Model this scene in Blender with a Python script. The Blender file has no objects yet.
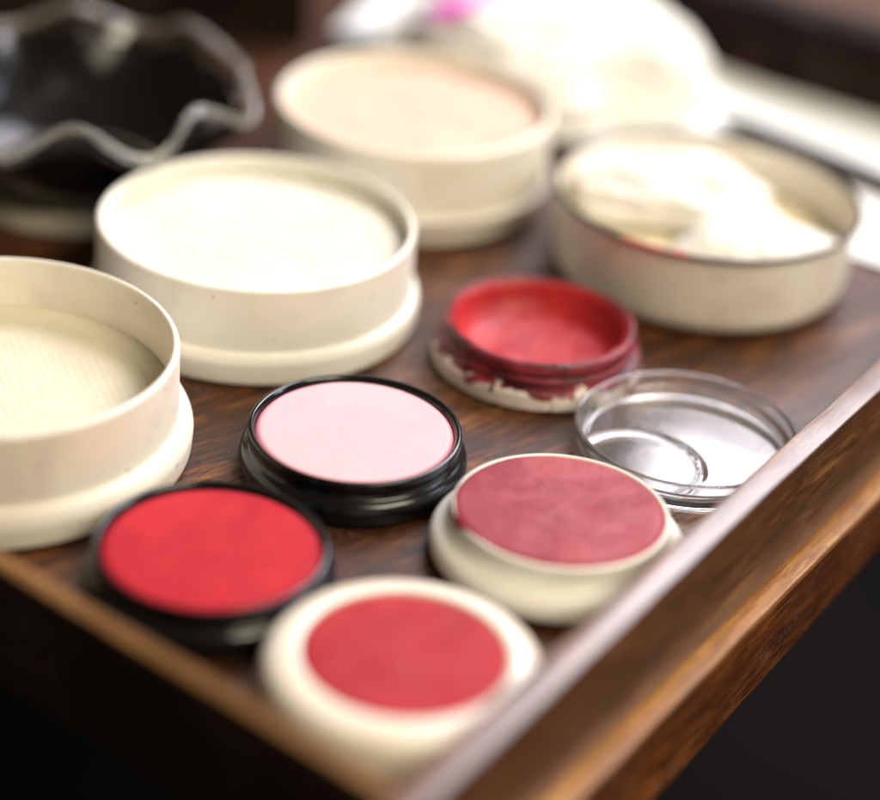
import bpy, bmesh, math, random
from mathutils import Vector, Matrix, noise
random.seed(4)
S = 0.01                                   # everything below is written in centimetres
scene = bpy.context.scene
COL = scene.collection
PI = math.pi

# ------------------------------------------------------------------ helpers
def obj(name, bm, mat, parent=None, smooth=True, angle=40, loc=(0, 0, 0), rot=(0, 0, 0)):
    for v in bm.verts: v.co *= S
    bmesh.ops.recalc_face_normals(bm, faces=bm.faces)
    me = bpy.data.meshes.new(name); bm.to_mesh(me); bm.free()
    for p in me.polygons: p.use_smooth = smooth
    if smooth: me.set_sharp_from_angle(angle=math.radians(angle))
    me.materials.append(mat)
    o = bpy.data.objects.new(name, me); COL.objects.link(o)
    o.location = Vector(loc) * S; o.rotation_euler = rot
    if parent: o.parent = parent
    return o

def tag(o, label, cat, group=None):
    o['label'] = label; o['category'] = cat
    if group: o['group'] = group
    return o

def thing(name, label, cat, loc, rot=(0, 0, 0), group=None):
    o = bpy.data.objects.new(name, None); COL.objects.link(o)
    o.empty_display_size = .01
    o.location = Vector(loc) * S; o.rotation_euler = rot
    return tag(o, label, cat, group)

def rounded(prof, rad, closed=False, n=4):
    """round the corners of a profile polygon [(r, z) or (r, z, radius)]"""
    out = []; N = len(prof)
    for i, p in enumerate(prof):
        P = Vector(p[:2]); rr = p[2] if len(p) > 2 else rad
        if (not closed and i in (0, N - 1)) or rr <= 0: out.append(tuple(P)); continue
        A = Vector(prof[(i - 1) % N][:2]); B = Vector(prof[(i + 1) % N][:2])
        d1 = A - P; d2 = B - P; l = min(rr, d1.length * .48, d2.length * .48)
        a = P + d1.normalized() * l; b = P + d2.normalized() * l
        for k in range(n + 1):
            t = k / n; out.append(tuple(a * (1 - t) ** 2 + P * 2 * t * (1 - t) + b * t * t))
    return out

def lathe(prof, seg=128, closed=True, fn=None):
    """profile [(r,z)]; r = 0 ends become a single vertex. fn(r, z, angle) -> (r, z) lets a rim wander"""
    bm = bmesh.new(); rings = []
    for r, z in prof:
        if r < 1e-6: rings.append([bm.verts.new((0, 0, z))]); continue
        ring = []
        for k in range(seg):
            a = 2 * PI * k / seg; rr, zz = fn(r, z, a) if fn else (r, z)
            ring.append(bm.verts.new((rr * math.cos(a), rr * math.sin(a), zz)))
        rings.append(ring)
    pairs = list(zip(rings, rings[1:]))
    if closed: pairs.append((rings[-1], rings[0]))
    for A, B in pairs:
        for k in range(seg):
            j = (k + 1) % seg
            vs = [A[k % len(A)], A[j % len(A)], B[j % len(B)], B[k % len(B)]]
            u = []
            for v in vs:
                if v not in u: u.append(v)
            if len(u) > 2: bm.faces.new(u)
    return bm

def disc(R, z0, z1, bump=.0, freq=1.5, seed=0, edge=None, rings=46, seg=128, dish=0, lip=.05):
    """solid cake of powder or cream: top is a fine height field, closed underneath"""
    bm = bmesh.new(); top = []
    c = bm.verts.new((0, 0, z1 + dish + bump * noise.noise(Vector((0, 0, seed)))))
    for i in range(1, rings + 1):
        ring = []; t = i / rings
        for k in range(seg):
            a = 2 * PI * k / seg
            r = R * t * (1 + (edge(a) if edge else 0) * t ** 3)
            x, y = r * math.cos(a), r * math.sin(a)
            h = bump * noise.fractal(Vector((x * freq, y * freq, seed)), .8, 2.2, 4)
            z = z1 + h + dish * (1 - t * t) - (lip * max(0, (t - .94) / .06) ** 2)
            ring.append(bm.verts.new((x, y, z)))
        top.append(ring)
    for k in range(seg): bm.faces.new((c, top[0][k], top[0][(k + 1) % seg]))
    for A, B in zip(top, top[1:]):
        for k in range(seg): bm.faces.new((A[k], B[k], B[(k + 1) % seg], A[(k + 1) % seg]))
    low = [bm.verts.new((v.co.x, v.co.y, z0)) for v in top[-1]]
    for k in range(seg): bm.faces.new((top[-1][k], low[k], low[(k + 1) % seg], top[-1][(k + 1) % seg]))
    bm.faces.new(low)
    return bm

def board(p0, p1, inner, width, z0, z1, z0b=None, bev=.06):
    """a straight board from p0 to p1, its near side on that line, going `width` towards `inner`"""
    z0b = z0 if z0b is None else z0b
    p0 = Vector(p0); p1 = Vector(p1); n = Vector(inner).normalized() * width
    bm = bmesh.new(); v = []
    N = 160
    rows = []
    for i in range(N + 1):
        t = i / N; p = p0.lerp(p1, t); zb = z0 + (z0b - z0) * t; q = p + n
        rows.append([bm.verts.new((p.x, p.y, zb)), bm.verts.new((q.x, q.y, zb)), bm.verts.new((q.x, q.y, z1)), bm.verts.new((p.x, p.y, z1))])
    for A, B in zip(rows, rows[1:]):
        for k in range(4): bm.faces.new((A[k], A[(k + 1) % 4], B[(k + 1) % 4], B[k]))
    bm.faces.new(rows[0]); bm.faces.new(rows[-1])
    bmesh.ops.recalc_face_normals(bm, faces=bm.faces)
    if bev:
        es = [e for e in bm.edges if len(e.link_faces) == 2 and e.calc_face_angle(0) > .7]
        bmesh.ops.bevel(bm, geom=es, offset=bev, segments=3, profile=.6, affect='EDGES')
    for v in bm.verts:
        v.co += Vector((noise.noise(v.co * .8), noise.noise(v.co * .8 + Vector((9, 0, 0))), noise.noise(v.co * .8 + Vector((0, 9, 0))))) * .013
    return bm

# ------------------------------------------------------------------ materials
def mat(name):
    m = bpy.data.materials.new(name); m.use_nodes = True
    nt = m.node_tree; b = nt.nodes['Principled BSDF']
    return m, nt, b
def N(nt, t, **kw):
    n = nt.nodes.new(t)
    for k, v in kw.items():
        if k in n.inputs: n.inputs[k].default_value = v
        else: setattr(n, k, v)
    return n
def coords(nt, rot=0, sc=(1, 1, 1)):
    t = N(nt, 'ShaderNodeTexCoord'); mp = N(nt, 'ShaderNodeMapping', vector_type='TEXTURE')
    mp.inputs['Rotation'].default_value = (0, 0, rot); mp.inputs['Scale'].default_value = sc
    nt.links.new(t.outputs['Object'], mp.inputs['Vector']); return mp.outputs[0]
def nz(nt, vec, scale, detail=4, rough=.55, dist=0):
    n = N(nt, 'ShaderNodeTexNoise'); n.inputs['Scale'].default_value = scale; n.inputs['Detail'].default_value = detail
    n.inputs['Roughness'].default_value = rough; n.inputs['Distortion'].default_value = dist
    nt.links.new(vec, n.inputs['Vector']); return n.outputs['Fac']
def ramp(nt, fac, stops):
    r = N(nt, 'ShaderNodeValToRGB'); e = r.color_ramp.elements
    while len(e) < len(stops): e.new(.5)
    for el, (p, c) in zip(e, stops):
        el.position = p; el.color = (*c, 1) if len(c) == 3 else c
    nt.links.new(fac, r.inputs['Fac']); return r.outputs['Color']
def mix(nt, fac, a, b, blend='MIX'):
    m = N(nt, 'ShaderNodeMix', data_type='RGBA', blend_type=blend)
    for s, i in ((fac, 0), (a, 6), (b, 7)):
        if hasattr(s, 'is_output'): nt.links.new(s, m.inputs[i])
        else: m.inputs[i].default_value = s if i == 0 else (*s, 1)
    return m.outputs[2]
def bump(nt, b, h, strength=.3, dist=.0002):
    n = N(nt, 'ShaderNodeBump'); n.inputs['Strength'].default_value = strength; n.inputs['Distance'].default_value = dist
    nt.links.new(h, n.inputs['Height']); nt.links.new(n.outputs[0], b.inputs['Normal'])
def g(v): return (v, v, v)

def wood(name, ang, dark, mid, light, rough=.3, coat=0., axis_z=False):
    m, nt, b = mat(name)
    v = coords(nt, ang, (9, 1, 1))
    big = nz(nt, v, 90, 5, .6, 1.2)                 # broad grain bands
    fine = nz(nt, v, 900, 3, .7, .3)                # pores
    blot = nz(nt, coords(nt), 22, 3)
    c = ramp(nt, big, [(.28, dark), (.5, mid), (.72, light)])
    c = mix(nt, ramp(nt, nz(nt, v, 330, 4, .65, .6), [(.40, g(.6)), (.56, g(0))]), c, dark)
    c2 = mix(nt, ramp(nt, fine, [(.38, g(1)), (.55, g(0))]), c, dark)
    c3 = mix(nt, ramp(nt, blot, [(.35, g(.0)), (.75, g(.45))]), c2, tuple(x * .6 for x in dark))
    dust = ramp(nt, nz(nt, coords(nt), 700, 2, .5), [(.74, g(0)), (.78, g(.35))])
    c3 = mix(nt, dust, c3, (.45, .33, .28))
    veil = N(nt, 'ShaderNodeMath', operation='MULTIPLY'); nt.links.new(ramp(nt, nz(nt, coords(nt), 38, 4, .6, .5), [(.50, g(0)), (.72, g(1))]), veil.inputs[0])
    nt.links.new(ramp(nt, nz(nt, coords(nt), 900, 3, .6), [(.50, g(0)), (.75, g(.42))]), veil.inputs[1])
    c3 = mix(nt, veil.outputs[0], c3, (.55, .40, .34))
    stain = ramp(nt, nz(nt, coords(nt), 95, 4, .55, .3), [(.70, g(0)), (.74, g(.6))])
    c3 = mix(nt, stain, c3, (.16, .012, .014))
    nt.links.new(c3, b.inputs['Base Color'])
    r = ramp(nt, big, [(.3, g(rough + .12)), (.7, g(rough))]); nt.links.new(r, b.inputs['Roughness'])
    b.inputs['Coat Weight'].default_value = coat; b.inputs['Coat Roughness'].default_value = .15
    bump(nt, b, fine, .35, .00012)
    return m

def plastic(name, col, rough=.35, dirt=(.35, .28, .18), amount=.35, sss=0, specks=True, sc=1, coat=0):
    m, nt, b = mat(name)
    v = coords(nt)
    smudge = ramp(nt, nz(nt, v, 60 * sc, 5, .6, .6), [(.46, g(0)), (.78, g(min(1, amount * 1.6)))])
    c = mix(nt, smudge, col, tuple(a * .6 + d * .4 for a, d in zip(col, dirt)))
    if specks:
        s = ramp(nt, nz(nt, v, 480 * sc, 2, .5), [(.71, g(0)), (.75, g(.75))])
        c = mix(nt, s, c, dirt)
    nt.links.new(c, b.inputs['Base Color'])
    nt.links.new(ramp(nt, nz(nt, v, 110, 4), [(.3, g(rough)), (.8, g(min(1, rough + .22)))]), b.inputs['Roughness'])
    if sss:
        b.inputs['Subsurface Weight'].default_value = sss; b.inputs['Subsurface Radius'].default_value = (1, .8, .5)
        b.inputs['Subsurface Scale'].default_value = .003
    b.inputs['Coat Weight'].default_value = coat
    bump(nt, b, nz(nt, v, 240, 4), .12, .0002)
    return m

def cake(name, col, col2, rough=.6, gloss=0, sc=1., bumpd=.00025, contrast=(.35, .7), spec=.5, sheen=0):
    m, nt, b = mat(name)
    v = coords(nt)
    c = ramp(nt, nz(nt, v, 75 * sc, 6, .6, .8), [(contrast[0], col), (contrast[1], col2)])
    nt.links.new(c, b.inputs['Base Color'])
    nt.links.new(ramp(nt, nz(nt, v, 120, 5, .6), [(.3, g(rough)), (.75, g(min(1, rough + .2)))]), b.inputs['Roughness'])
    b.inputs['Specular IOR Level'].default_value = spec
    b.inputs['Coat Weight'].default_value = gloss; b.inputs['Coat Roughness'].default_value = .3
    b.inputs['Sheen Weight'].default_value = sheen
    bump(nt, b, nz(nt, v, 700, 5, .65), .5, bumpd)
    return m

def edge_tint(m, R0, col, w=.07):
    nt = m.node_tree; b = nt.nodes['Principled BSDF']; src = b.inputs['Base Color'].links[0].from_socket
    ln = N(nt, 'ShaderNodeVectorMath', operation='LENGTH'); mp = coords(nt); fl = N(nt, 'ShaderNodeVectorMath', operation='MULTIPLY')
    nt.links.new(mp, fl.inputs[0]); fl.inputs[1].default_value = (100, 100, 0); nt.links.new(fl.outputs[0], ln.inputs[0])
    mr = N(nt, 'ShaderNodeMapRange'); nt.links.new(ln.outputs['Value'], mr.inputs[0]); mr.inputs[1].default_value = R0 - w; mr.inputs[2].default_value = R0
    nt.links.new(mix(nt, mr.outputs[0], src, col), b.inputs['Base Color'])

def glass(name, col=(1, 1, 1), rough=.0, ior=1.47, bumps=0):
    m, nt, b = mat(name)
    b.inputs['Base Color'].default_value = (*col, 1); b.inputs['Transmission Weight'].default_value = 1
    b.inputs['Roughness'].default_value = rough; b.inputs['IOR'].default_value = ior
    if bumps: bump(nt, b, nz(nt, coords(nt), bumps, 4), .15, .0003)
    return m

M = {}
M['floorwood'] = wood('drawer_floor_wood', math.radians(42), (.020, .007, .003), (.13, .040, .009), (.33, .125, .032), .42, .16)
M['floorwood'].node_tree.nodes['Principled BSDF'].inputs['Specular IOR Level'].default_value = .32
M['railwood'] = wood('rail_wood', math.radians(58.3), (.07, .027, .010), (.20, .085, .032), (.38, .165, .058), .28, .28)
M['litfront'] = wood('lit_front_wood', math.radians(144.5), (.13, .055, .014), (.28, .135, .038), (.42, .215, .065), .6, .0)  # golden tone paints the light on top of the front rail
M['shadedfront'] = wood('shaded_front_wood', math.radians(144.5), (.008, .003, .0015), (.022, .009, .004), (.045, .018, .007), .5, 0)  # same rail, near black: shade on its face put into the colour
M['litfront'].node_tree.nodes['Principled BSDF'].inputs['Specular IOR Level'].default_value = .15
M['orangewood'] = wood('apron_wood', math.radians(58.3), (.055, .015, .004), (.24, .070, .014), (.42, .14, .03), .28, .4)
M['goldwood'] = wood('lit_edge_wood', math.radians(58.3), (.30, .12, .035), (.58, .29, .09), (.72, .42, .17), .26, .4)  # pale gold paints the highlight along the apron ledge
M['darkwood'] = wood('dark_wood', math.radians(148), (.006, .003, .002), (.014, .007, .004), (.028, .013, .008), .7, 0)
M['darkwood'].node_tree.nodes['Principled BSDF'].inputs['Specular IOR Level'].default_value = .12
M['ivory'] = plastic('ivory_plastic', (.85, .82, .73), .3, sss=.1)
M['ivory2'] = plastic('cream_plastic', (.84, .80, .69), .34, sss=.1)
M['pinkivory'] = plastic('worn_ivory_plastic', (.82, .77, .67), .34, dirt=(.25, .12, .1), sss=.1)
M['milky'] = plastic('milky_plastic', (.85, .78, .66), .22, dirt=(.6, .25, .2), amount=.3, sss=.35, specks=False, coat=.3)
M['black'] = plastic('black_plastic', (.004, .004, .005), .08, dirt=(.03, .03, .04), amount=.15)
M['tincream'] = plastic('cream_enamel', (.86, .81, .70), .3, dirt=(.42, .16, .15), amount=.9, coat=.2)
M['white_powder'] = cake('white_powder', (.68, .65, .55), (.74, .71, .62), .9, spec=.15)
M['ivory_powder'] = cake('ivory_powder', (.68, .63, .48), (.75, .70, .56), .8, spec=.2)
M['dull_powder'] = cake('shaded_cream_powder', (.66, .57, .36), (.76, .69, .50), .9, spec=.1)  # darker cream paints the shade in the gap between the puffs
M['peach_powder'] = cake('peach_powder', (.66, .47, .36), (.70, .53, .42), .8, spec=.2)
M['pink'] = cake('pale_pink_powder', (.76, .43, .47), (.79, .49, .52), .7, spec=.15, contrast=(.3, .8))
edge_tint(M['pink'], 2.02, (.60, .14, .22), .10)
M['pinkedge'] = cake('deeper_pink_edge', (.72, .22, .27), (.75, .3, .34), .6)
M['red'] = cake('bright_red_cream', (.40, .009, .018), (.51, .019, .028), .55, spec=.2, bumpd=.0001)
edge_tint(M['red'], 2.0, (.36, .005, .02), .22)
M['crimson'] = cake('crimson_cream', (.33, .012, .019), (.45, .026, .032), .55, spec=.25, bumpd=.00015, sc=.7)
M['rose'] = cake('rose_cream', (.26, .022, .034), (.36, .058, .072), .45, spec=.3, sc=.9, bumpd=.0003, contrast=(.4, .62))
M['cotton'] = cake('cotton', (.80, .78, .70), (.84, .82, .76), 1, spec=.05, sheen=.3)
M['paper'] = cake('paper', (.80, .82, .80), (.84, .85, .84), .85, spec=.15, bumpd=.0001)
M['magenta'] = plastic('magenta_plastic', (.70, .06, .55), .3, specks=False)
M['pencil'] = plastic('black_lacquer', (.008, .005, .006), .6, specks=False)
M['clear'] = glass('clear_plastic', (.99, .99, .98), .01, 1.49, 0)
M['clear'].node_tree.nodes['Principled BSDF'].inputs['Transmission Weight'].default_value = .975
M['dishglass'] = glass('clear_glass', (.93, .95, .92), .0, 1.5, 60)
M['bead'] = glass('frosted_glass_bead', (.97, .96, .9), .06, 1.5)
M['bead'].node_tree.nodes['Principled BSDF'].inputs['Transmission Weight'].default_value = .88
M['foot'] = glass('cloudy_glass_foot', (.80, .72, .58), .15, 1.5); M['foot'].node_tree.nodes['Principled BSDF'].inputs['Transmission Weight'].default_value = .6
M['smoke'] = plastic('black_glazed_glass', (.008, .007, .007), .12, specks=False, dirt=(.03, .03, .03)); M['smoke'].node_tree.nodes['Principled BSDF'].inputs['Specular IOR Level'].default_value = .25

def metal():
    m, nt, b = mat('rolled_tin_rim'); b.inputs['Metallic'].default_value = 1
    b.inputs['Base Color'].default_value = (.55, .5, .45, 1); b.inputs['Roughness'].default_value = .22
    v = coords(nt); bump(nt, b, nz(nt, v, 200, 3), .1, .0002)
    return m
M['metal'] = metal()

def stained(name, base, stain, zlim, thr, sc=180, rough=.45, spread=.12):
    """plastic smeared with crimson: solid above a ragged height, blotches below"""
    m, nt, b = mat(name); v = coords(nt)
    sep = N(nt, 'ShaderNodeSeparateXYZ'); nt.links.new(coords(nt), sep.inputs[0])
    zz = N(nt, 'ShaderNodeMath', operation='MULTIPLY_ADD'); nt.links.new(sep.outputs['Z'], zz.inputs[0])
    zz.inputs[1].default_value = 230; zz.inputs[2].default_value = -zlim * 2.3
    n = nz(nt, v, sc, 4, .6, .5)
    a = N(nt, 'ShaderNodeMath', operation='MULTIPLY_ADD'); nt.links.new(n, a.inputs[0]); a.inputs[1].default_value = 1.6
    nt.links.new(zz.outputs[0], a.inputs[2])
    f = ramp(nt, a.outputs[0], [(thr, g(0)), (thr + spread, g(1))])
    st = ramp(nt, nz(nt, coords(nt, 0, (1, 1, .25)), 110, 5, .65), [(.36, stain[0]), (.64, stain[1])])
    bl = ramp(nt, nz(nt, coords(nt), 330, 2, .5, .4), [(.60, g(0)), (.66, g(.85))])
    c = mix(nt, f, mix(nt, bl, base, stain[0]), st); nt.links.new(c, b.inputs['Base Color'])
    b.inputs['Roughness'].default_value = rough
    bump(nt, b, nz(nt, v, 260, 5, .7), .6, .0006)
    return m
M['smeared'] = stained('smeared_white_plastic', (.80, .70, .64), ((.045, .003, .008), (.30, .025, .04)), .44, .77, sc=150, spread=.13)
M['redpan'] = cake('worn_red_cream', (.30, .003, .010), (.50, .030, .030), .4, spec=.35, sc=.6, gloss=.06, bumpd=.0003)
M['pantin'] = stained('tin_rim_stained', (.60, .55, .48), ((.4, .01, .02), (.5, .03, .04)), 0, .99)

def tin_rim():
    # rolled rim: bare dark metal, with one run of dried crimson
    m, nt, b = mat('tin_rim_with_crimson'); sep = N(nt, 'ShaderNodeSeparateXYZ'); nt.links.new(coords(nt), sep.inputs[0])
    f = N(nt, 'ShaderNodeMath', operation='COMPARE'); nt.links.new(sep.outputs['X'], f.inputs[0])
    f.inputs[1].default_value = -.0145; f.inputs[2].default_value = .0075
    h = N(nt, 'ShaderNodeMath', operation='LESS_THAN'); nt.links.new(sep.outputs['Y'], h.inputs[0]); h.inputs[1].default_value = 0
    k = N(nt, 'ShaderNodeMath', operation='MULTIPLY'); nt.links.new(f.outputs[0], k.inputs[0]); nt.links.new(h.outputs[0], k.inputs[1])
    nn = ramp(nt, nz(nt, coords(nt), 260, 3), [(.38, g(0)), (.46, g(1))])
    kk = N(nt, 'ShaderNodeMath', operation='MULTIPLY'); nt.links.new(k.outputs[0], kk.inputs[0]); nt.links.new(nn, kk.inputs[1])
    c = mix(nt, kk.outputs[0], (.10, .085, .07), (.42, .012, .03)); nt.links.new(c, b.inputs['Base Color'])
    b.inputs['Metallic'].default_value = .6; b.inputs['Roughness'].default_value = .3
    return m
M['tinrim'] = tin_rim()

# ------------------------------------------------------------------ the drawer
e1 = Vector((.5255, .8508)); mo = Vector((.8508, -.5255))           # along the right side / outwards from it
f1 = Vector((-.8134, .5816)); fi = Vector((.5816, .8134))           # along the front side / inwards from it
RT = 1.6                                                            # top of the drawer sides
# corner: outer lines  P.mo = -12.83   and   P.fi = 20.03
def meet(c1, c2):
    det = mo.x * fi.y - mo.y * fi.x
    return Vector(((c1 * fi.y - mo.y * c2) / det, (mo.x * c2 - c1 * fi.x) / det))
outer = meet(-12.83, 19.97); front = outer - mo * .62 + fi * .36
drawer = thing('wooden_drawer', 'dark brown wooden drawer holding the makeup pots and powder jars', 'drawer', (0, 0, 0))
bm = bmesh.new()
A = meet(-13.40, 20.45)
pts = [A, A + e1 * 60, A + e1 * 60 + f1 * 48, A + f1 * 48]
lo = [bm.verts.new((p.x, p.y, -.8)) for p in pts]; hi = [bm.verts.new((p.x, p.y, 0)) for p in pts]
bm.faces.new(lo); bm.faces.new(hi)
for k in range(4): bm.faces.new((lo[k], lo[(k + 1) % 4], hi[(k + 1) % 4], hi[k]))
obj('bottom_panel', bm, M['floorwood'], drawer, smooth=False)
obj('side_panel', board(outer, outer + e1 * 62, -mo, .6, -.9, RT), M['railwood'], drawer, angle=30)
obj('front_panel', board(front, front + f1 * 50, fi, .34, -1.0, RT - .12), M['shadedfront'], drawer, angle=30)
obj('lit_top_edge', board(front - fi * .015, front - fi * .015 + f1 * 50, fi, .37, RT - .115, RT, bev=.04), M['litfront'], drawer, angle=30)  # separate strip carries the painted light on the rail top

frame = thing('table_frame', 'orange brown wooden board under the right side of the drawer', 'table frame', (0, 0, 0))
q = outer + mo * .34
obj('apron_board', board(q - e1 * 12, q + e1 * 60, -mo, 1.6, -4.6, -1.26, -.5, bev=.05), M['orangewood'], frame, angle=30)
obj('lit_edge_strip', board(q - e1 * 12 + mo * .02, q + e1 * 60 + mo * .02, -mo, 1.6, -1.255, -1.08, bev=.05), M['goldwood'], frame, angle=30)  # strip added to carry the painted highlight on the ledge

bk0 = Vector((14.2, 56.4)); bd = Vector((-.80, .60))
back = thing('back_board', 'dark brown upright wooden board along the far edge', 'board', (0, 0, 0))
obj('board', board(bk0 - bd * 10, bk0 + bd * 60, Vector((.6, .8)), 1.5, -.0, 2.6), M['darkwood'], back, angle=30)

gm, nt, b = mat('dark_room_floor')
nt.links.new(ramp(nt, nz(nt, coords(nt), 6, 3), [(.3, (.002, .002, .002)), (.8, (.009, .007, .006))]), b.inputs['Base Color']); b.inputs['Roughness'].default_value = .9; b.inputs['Specular IOR Level'].default_value = .1
bm = bmesh.new(); bm.faces.new([bm.verts.new(p) for p in ((-300, -200, -40), (300, -200, -40), (300, 400, -40), (-300, 400, -40))])
fl = obj('floor', bm, gm, smooth=False); fl['kind'] = 'structure'

# ------------------------------------------------------------------ black pots
def black_pot(name, label, x, y, disc_mat, rot=0, edge=False):
    t = thing(name, label, 'makeup pot', (x, y, .004), (0, 0, rot), 'black pots of pressed colour')
    prof = rounded([(0, .02, 0), (2.22, .02), (2.33, .10), (2.36, .36, .1), (2.30, .52, .08), (2.16, .60, .04), (2.13, .70, .03), (2.19, .80, .06), (2.19, .99, .05),
                    (2.09, 1.0, .04), (2.03, .90, .02), (2.03, .60), (0, .60, 0)], .04)
    obj('body', lathe(prof, 160, closed=False), M['black'], t)
    d = obj('colour_disc', disc(2.02, .62, .915, .004, 1.2, 3, lip=.05), disc_mat, t)
    return t
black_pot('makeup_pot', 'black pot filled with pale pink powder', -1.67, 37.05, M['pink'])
black_pot('makeup_pot', 'black pot filled with bright red cream', -3.97, 32.42, M['red'], .8)

# ------------------------------------------------------------------ white pots
t = thing('makeup_pot', 'milky white pot with crimson centre and wide rounded rim nearest the drawer corner', 'makeup pot', (-.23, 29.49, .004), (0, 0, .5), 'white pots of red colour')
prof = rounded([(0, .02, 0), (2.30, .02), (2.46, .12, .08), (2.52, .62, .25), (2.38, 1.0, .22), (1.98, 1.12, .15), (1.82, 1.10, .04), (1.80, 1.0, .02), (1.80, .5), (0, .5, 0)], .06, n=6)
obj('body', lathe(prof, 160, closed=False), M['milky'], t)
obj('colour_disc', disc(1.79, .52, 1.085, .02, .7, 8, lip=.04), M['crimson'], t)

t = thing('makeup_pot', 'creamy white pot with mottled rose cream smeared over its left rim', 'makeup pot', (2.52, 34.50, .004), (math.radians(-1.0), 0, 0), 'white pots of red colour')
prof = rounded([(0, .02, 0), (2.36, .02), (2.50, .12, .1), (2.52, .40, .12), (2.42, .56, .1), (2.20, .68, .14), (2.12, .84, .06), (2.12, 1.06, .05), (2.05, 1.09, .03),
                (2.01, 1.04, .02), (2.01, .5), (0, .5, 0)], .05, n=5)
obj('body', lathe(prof, 160, closed=False), M['ivory'], t)
def edge4(a):
    d = math.cos(a - math.radians(188)); w = max(0, d) ** 1.6
    return -.008 + .06 * w + .004 * noise.noise(Vector((math.cos(a) * 3, math.sin(a) * 3, 1))) 
obj('colour_disc', disc(2.02, .52, 1.115, .022, .75, 21, edge=edge4, lip=.07), M['rose'], t)

t = thing('makeup_pot', 'white pot with half used scarlet cream and crimson smears down its sides', 'makeup pot', (2.08, 42.25, .004), (0, 0, 0), 'white pots of red colour')
def wob(r, z, a):
    if z > .5 and r > 1.8:
        k = .03 * noise.noise(Vector((math.cos(a) * 1.7, math.sin(a) * 1.7, z * 2))) + .012 * noise.noise(Vector((math.cos(a) * 9, math.sin(a) * 9, z * 9)))
        return r + k, z + (k * 1.3 if z > .9 else 0)
    return r, z
prof = rounded([(0, .02, 0), (2.28, .02), (2.36, .08, .06), (2.37, .44, .08), (2.31, .52, .05), (2.14, .56, .03), (2.13, .62, .02), (2.21, .66, .03), (2.21, .72, .03), (2.13, .76, .02), (2.13, .84, .02),
                (2.19, .88, .03), (2.17, 1.06, .05), (2.06, 1.12, .04), (2.0, 1.02, .03), (1.96, .25, .1), (0, .22, 0)], .03, n=4)
obj('body', lathe(prof, 200, closed=False, fn=wob), M['smeared'], t)
# cream is scooped: thick ring up the wall, hollow in the middle
bm = lathe(rounded([(0, .30, 0), (1.0, .31, .3), (1.58, .36, .2), (1.80, .62, .15), (1.92, 1.0, .06), (2.0, 1.09, .03), (2.0, .255, 0), (0, .225, 0)], .1, n=6), 160, closed=False,
           fn=lambda r, z, a: (r, z + (.035 * noise.fractal(Vector((r * math.cos(a) * 1.3, r * math.sin(a) * 1.3, 5)), .8, 2.1, 4) if r < 1.97 else 0)))
obj('scooped_cream', bm, M['redpan'], t)

# ------------------------------------------------------------------ clear lid
t = thing('clear_lid', 'empty transparent plastic lid lying rim up against the drawer side', 'lid', (5.27, 38.86, .006))
prof = rounded([(0, .05, 0), (2.20, .05, .05), (2.28, .0, .02), (2.36, .02, .03), (2.39, .58, .03), (2.36, .64, .03), (2.28, .62, .03), (2.26, .36, .03), (2.20, .32, .03), (2.16, .18, .04), (2.08, .15, 0)], .04, n=4)
prof += [(2.06 * (1 - k / 60), .15) for k in range(1, 61)]
prof[-1] = (0, .15)
def lidfloor(r, z, a):
    if z == .15 and r <= 2.06:
        x, y = r * math.cos(a), r * math.sin(a); d = math.hypot(x + 1.0, y + .95)
        z += .045 * math.exp(-((d - 1.32) / .07) ** 2) + (.02 if d < 1.25 else 0) + .003 * noise.noise(Vector((x * .8, y * .8, 3)))
    return r, z
obj('shell', lathe(prof, 240, closed=False, fn=lidfloor), M['clear'], t, angle=60)

# ------------------------------------------------------------------ big jars
t = thing('powder_jar', 'ivory jar filled nearly to its rim with white powder beside the ruffled glass dish', 'powder jar', (-4.50, 43.62, .004), (0, 0, .3), 'large jars of face powder')
prof = rounded([(0, .02, 0), (3.62, .02), (3.76, .10, .1), (3.80, .62, .08), (3.72, .78, .06), (3.66, .80, .02), (3.62, .84, .02), (3.62, 2.30, .06), (3.50, 2.34, .05), (3.46, 2.26, .03), (3.46, 1.0), (0, 1.0, 0)], .05)
obj('body', lathe(prof, 200, closed=False), M['ivory'], t)
obj('face_powder', disc(3.45, 1.02, 1.86, .06, .35, 2, lip=.03), M['white_powder'], t)

t = thing('powder_jar', 'ivory jar at the left edge with sunken cream powder and sifter marks', 'powder jar', (-9.03, 36.75, .004), (0, 0, 1.2), 'large jars of face powder')
prof = rounded([(0, .02, 0), (3.896, .02), (4.029, .10, .1), (4.074, .60, .12), (3.951, .84, .06), (3.806, .88, .02), (3.762, .92, .02), (3.762, 2.40, .06), (3.651, 2.44, .04), (3.595, 2.36, .03), (3.595, .8), (0, .8, 0)], .05)
obj('body', lathe(prof, 200, closed=False), M['pinkivory'], t)

prof = [(0, 1.16)] + [(r / 60 * 3.0, 1.16) for r in range(1, 61)] + [(3.094, 1.20), (3.161, 1.16), (3.228, 1.20), (3.294, 1.22), (3.406, 1.24), (3.562, 1.30), (3.584, 1.30), (3.584, .82), (0, .82)]

bm = lathe(prof, 240, closed=False, fn=lambda r, z, a: (r, z + (.011 * math.sin(r * math.cos(a) * 26) * math.sin(r * math.sin(a) * 26) if r < 3.02 else .01 * noise.noise(Vector((math.cos(a) * 6, math.sin(a) * 6, r))))))
obj('face_powder', bm, M['ivory_powder'], t, angle=80)

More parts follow.
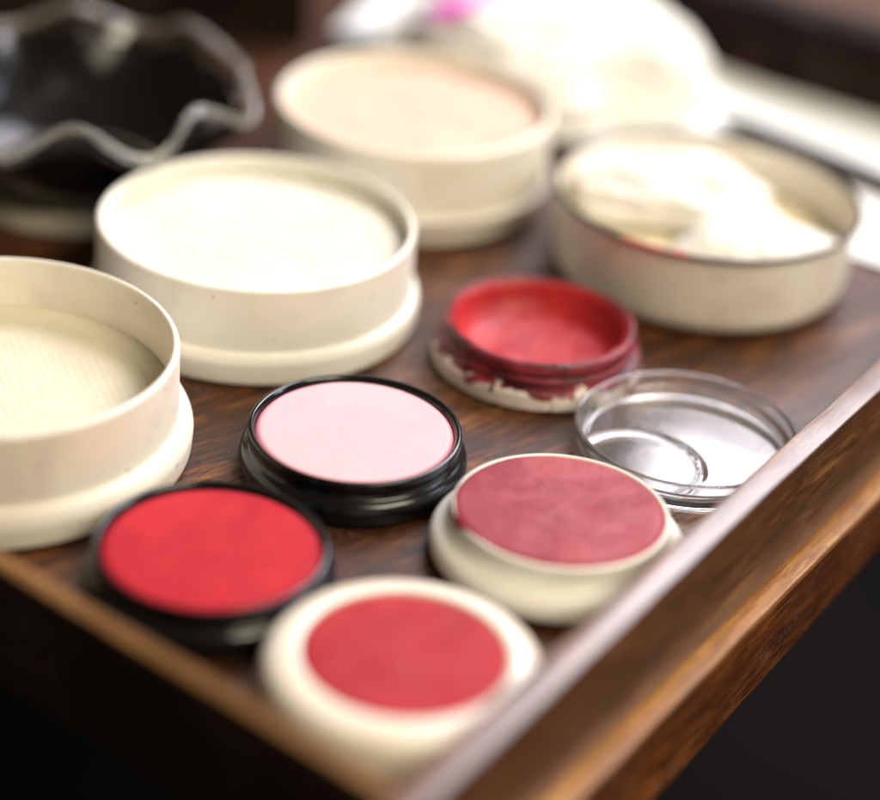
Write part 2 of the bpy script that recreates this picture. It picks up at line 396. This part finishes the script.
t = thing('powder_jar', 'cream jar of peach powder standing behind the white powder jar', 'powder jar', (-1.28, 50.9, .004), (0, 0, 2.2), 'large jars of face powder')
prof = rounded([(0, .02, 0), (3.25, .02), (3.36, .12, .1), (3.40, .62, .06), (3.62, .70, .05), (3.64, .82, .05), (3.54, .90, .03), (3.52, 1.2, .02), (3.56, 2.56, .07), (3.42, 2.6, .05), (3.36, 2.5, .03), (3.36, 1.2), (0, 1.2, 0)], .05)
obj('body', lathe(prof, 200, closed=False), M['ivory2'], t)
obj('face_powder', disc(3.35, 1.22, 2.16, .10, .4, 12, lip=.02), M['peach_powder'], t)

# ------------------------------------------------------------------ tin with puffs
t = thing('round_tin', 'cream enamel tin with dark rolled rim, a crimson stain and white puffs inside', 'tin', (6.08, 47.65, .004))
prof = rounded([(0, .02, 0), (3.2, .02), (3.52, .16, .2), (3.62, .45, .15), (3.70, 2.08, .0), (3.66, 2.08, 0), (3.60, .5, .1), (3.3, .2, .2), (0, .14, 0)], .1, n=5)
obj('body', lathe(prof, 200, closed=False), M['tincream'], t)
obj('rim', lathe(rounded([(3.71, 2.085), (3.79, 2.11), (3.79, 2.19), (3.73, 2.215), (3.66, 2.19), (3.655, 2.085)], .03, True), 200), M['tinrim'], t)
obj('face_powder', disc(3.5, .2, .95, .10, .5, 31, lip=.02), M['dull_powder'], t)

def puff(name, label, cat, loc, R, h, sq, rot, seed, lump=.28, freq=.9, m='cotton', lev=.0):
    bm = bmesh.new(); bmesh.ops.create_icosphere(bm, subdivisions=6, radius=1)
    for v in bm.verts:
        p = v.co.copy(); n = noise.fractal(p * freq + Vector((seed, 0, 0)), .7, 2.1, 5)
        k = 1 + lump * n; flat = .25 if p.z < 0 else 1
        e = 1.25
        v.co = Vector((p.x * R * k, p.y * R * sq * k, (abs(p.z) ** (1 / e)) * math.copysign(1, p.z) * h * k * flat))
    zmin = min(v.co.z for v in bm.verts)
    for v in bm.verts: v.co.z -= zmin
    o = obj(name, bm, M[m], loc=loc, rot=(0, 0, rot)); return tag(o, label, cat)
puff('powder_puff', 'white cotton puff lying towards the back of the cream tin', 'powder puff', (5.45, 49.1, .95), 2.75, 1.0, .60, -.25, 3, .26, .9)
puff('powder_puff', 'white cotton puff lying in the front right of the cream tin', 'powder puff', (7.2, 46.3, .95), 2.0, .84, .66, .12, 9, .2, .8)

# ------------------------------------------------------------------ ruffled glass dish
t = thing('glass_dish', 'black glass dish with clear ruffled rim in the far left of the drawer', 'dish', (-9.75, 49.3, .004), (0, 0, 0))
LOB = 8
def ruffle(u, a, off=0):
    """u 0..1 from foot to rim"""
    w = max(0, (u - .35) / .65) ** 1.6
    c = math.cos(LOB * (a + math.radians(102)))
    r = 2.0 + 2.3 * u ** .75 + .27 * w * c + off
    z = .45 + 2.5 * u ** 1.15 - .34 * w * c
    return r, z
def dish_bm(u0, u1, th, steps=26, seg=320):
    bm = bmesh.new(); rings = []
    us = [u0 + (u1 - u0) * i / steps for i in range(steps + 1)]
    def ring(u, off, dz=0):
        out = []
        for k in range(seg):
            a = 2 * PI * k / seg; r, z = ruffle(u, a, off); out.append(bm.verts.new((r * math.cos(a), r * math.sin(a), z + dz)))
        rings.append(out)
    for u in us: ring(u, th)
    ring(us[-1], th * .5, th * .55)
    for u in reversed(us): ring(u, -th * .3, th * .2)
    rings.append(rings[0])
    for A, B in zip(rings, rings[1:]):
        for k in range(seg):
            j = (k + 1) % seg; bm.faces.new((A[k], A[j], B[j], B[k]))
    return bm
obj('ruffled_rim', dish_bm(.87, 1.0, .1), M['dishglass'], t, angle=70)
bm = bmesh.new(); rg = []
for k in range(480):
    a = 2 * PI * k / 480; r, z = ruffle(1.0, a, .06); cc = Vector((r * math.cos(a), r * math.sin(a), z + .1)); rad = Vector((math.cos(a), math.sin(a), 0))
    rg.append([bm.verts.new(cc + rad * .12 * math.cos(q) + Vector((0, 0, .12 * math.sin(q)))) for q in (i * PI / 8 for i in range(16))])
for A, B in zip(rg, rg[1:] + rg[:1]):
    for i in range(16): bm.faces.new((A[i], A[(i + 1) % 16], B[(i + 1) % 16], B[i]))
obj('rim_bead', bm, M['bead'], t)
bm = dish_bm(0, .865, .12)
obj('bowl', bm, M['smoke'], t, angle=70)
obj('bowl_floor', disc(2.06, .3, .62, .03, 1, 4), M['smoke'], t)
obj('foot_ring', lathe(rounded([(1.9, 0), (3.0, 0), (3.1, .2), (2.7, .5), (2.1, .55), (1.85, .3)], .1, True), 160), M['foot'], t)

# ------------------------------------------------------------------ paper, tissue, pencil, magenta tube at the back
def sheet(name, label, cat, corners, z, m, th=.03, wav=.25, seed=0, n=50):
    bm = bmesh.new(); c = [Vector(p) for p in corners]; gr = []
    for i in range(n + 1):
        row = []
        for j in range(n + 1):
            u, v = i / n, j / n
            p = c[0] * (1 - u) * (1 - v) + c[1] * u * (1 - v) + c[2] * u * v + c[3] * (1 - u) * v
            row.append((p.x, p.y, z + wav * (.5 + noise.noise(Vector((p.x * .25, p.y * .25, seed))))))
        gr.append(row)
    T = [[bm.verts.new((x, y, zz + th)) for x, y, zz in r] for r in gr]; B = [[bm.verts.new(q) for q in r] for r in gr]
    for i in range(n):
        for j in range(n):
            bm.faces.new((T[i][j], T[i + 1][j], T[i + 1][j + 1], T[i][j + 1])); bm.faces.new((B[i][j], B[i][j + 1], B[i + 1][j + 1], B[i + 1][j]))
    bd = [(i, 0) for i in range(n)] + [(n, j) for j in range(n)] + [(i, n) for i in range(n, 0, -1)] + [(0, j) for j in range(n, 0, -1)]
    for (a, b_), (c_, d) in zip(bd, bd[1:] + bd[:1]):
        bm.faces.new((T[a][b_], T[c_][d], B[c_][d], B[a][b_]))
    return tag(obj(name, bm, m), label, cat)
sheet('paper_sheet', 'white paper sheet lying flat behind the cream tin', 'paper', [(5.0, 53.2), (13.6, 46.6), (15.5, 54.6), (4.0, 68.0)], .06, M['paper'])
sheet('paper_sheet', 'small white paper at the far edge left of the magenta tube', 'paper', [(-4.2, 61.2), (.0, 58.5), (2.5, 64.5), (-2.4, 67.0)], .3, M['paper'], wav=.6, seed=4)
puff('crumpled_tissue', 'large heap of crumpled white tissue behind the peach powder jar', 'tissue', (1.9, 58.2, .1), 4.7, 2.6, .8, -.3, 5, .24, .7)

def stick(name, label, cat, p0, p1, rads, m, tip=None, tipm=None):
    p0 = Vector(p0); p1 = Vector(p1); d = p1 - p0; L = d.length
    t = thing(name, label, cat, p0); t.rotation_mode = 'QUATERNION'; t.rotation_quaternion = d.to_track_quat('Z', 'Y')
    obj('barrel', lathe(rounded([(0, .7, 0), (rads[0], .7), (rads[1], L), (0, L, 0)], .05), 32, closed=False), m, t)
    obj('tip', lathe(rounded([(0, 0, 0), (rads[0] * .35, .02), (rads[0], .69), (0, .69, 0)], .03), 32, closed=False), tipm or m, t)
stick('makeup_pencil', 'thin black makeup pencil lying on the white paper', 'pencil', (7.2, 57.0, .42), (14.0, 50.6, .45), (.28, .36), M['pencil'])
stick('lipstick_tube', 'magenta tube lying across the tissue at the far edge', 'tube', (-1.3, 56.3, 2.95), (4.4, 60.6, 3.35), (.3, .38), M['magenta'])

t = thing('added_dark_box', 'added very dark brown box darkening the background behind the ruffled glass dish', 'box', (0, 0, 0))  # box added to keep the far left background dark
obj('body', board((-18, 58.0), (-4.9, 60.8), (-.2, 1), 5, .004, 4.2), M['darkwood'], t, angle=30)
obj('lid', board((-18.1, 57.85), (-4.8, 60.7), (-.2, 1), 5.3, 4.22, 5.0), M['darkwood'], t, angle=30)

# ------------------------------------------------------------------ light
w = bpy.data.worlds.new('World'); scene.world = w; w.use_nodes = True
bg = w.node_tree.nodes['Background']; bg.inputs[0].default_value = (1.0, .80, .52, 1); bg.inputs[1].default_value = .10
def area(name, az, el, dist, sx, sy, L, col, at=(4, 38, 0), roll=0):
    ld = bpy.data.lights.new(name, 'AREA'); ld.shape = 'RECTANGLE'; ld.size = sx * S; ld.size_y = sy * S
    ld.energy = L * PI * sx * sy * S * S; ld.color = col
    o = bpy.data.objects.new(name, ld); COL.objects.link(o)
    a, e = math.radians(az), math.radians(el)
    d = Vector((math.sin(a) * math.cos(e), math.cos(a) * math.cos(e), math.sin(e)))
    o.location = (Vector(at) + d * dist) * S; o.rotation_euler = d.to_track_quat('Z', 'Y').to_euler()
area('window_light', 24.5, 46.5, 110, 60, 64, 12.6, (.95, .915, 1.0))
area('room_light', 132, 50, 120, 66, 52, 11.8, (1.0, .89, .68))
area('side_window_light', 78, 30, 110, 26, 42, 9, (.80, .86, 1.0))

# ------------------------------------------------------------------ camera
pit, rol, h = .5246106, .08809637, 23.2385459
F = Vector((0, math.cos(pit), -math.sin(pit))); R0 = Vector((1, 0, 0)); U0 = R0.cross(F)
Rv = R0 * math.cos(rol) + U0 * math.sin(rol); Uv = -R0 * math.sin(rol) + U0 * math.cos(rol)
cd = bpy.data.cameras.new('Camera'); co = bpy.data.objects.new('Camera', cd); COL.objects.link(co)
mtx = Matrix((Rv, Uv, -F)).transposed().to_4x4(); mtx.translation = Vector((0, 0, h)) * S; co.matrix_world = mtx
cd.sensor_width = 36; cd.lens = 36 * 2121.75 / 880; cd.clip_start = .01; cd.clip_end = 50
cd.dof.use_dof = True; cd.dof.focus_distance = .435; cd.dof.aperture_fstop = cd.lens / 24.0; cd.dof.aperture_blades = 0
scene.camera = co
scene.view_settings.view_transform = 'Standard'; scene.view_settings.look = 'None'
scene.view_settings.exposure = .22; scene.view_settings.gamma = 1
scene.render.resolution_x = 1024; scene.render.resolution_y = 931
scene.cycles.max_bounces = 12; scene.cycles.transmission_bounces = 12
scene.cycles.sample_clamp_indirect = 8
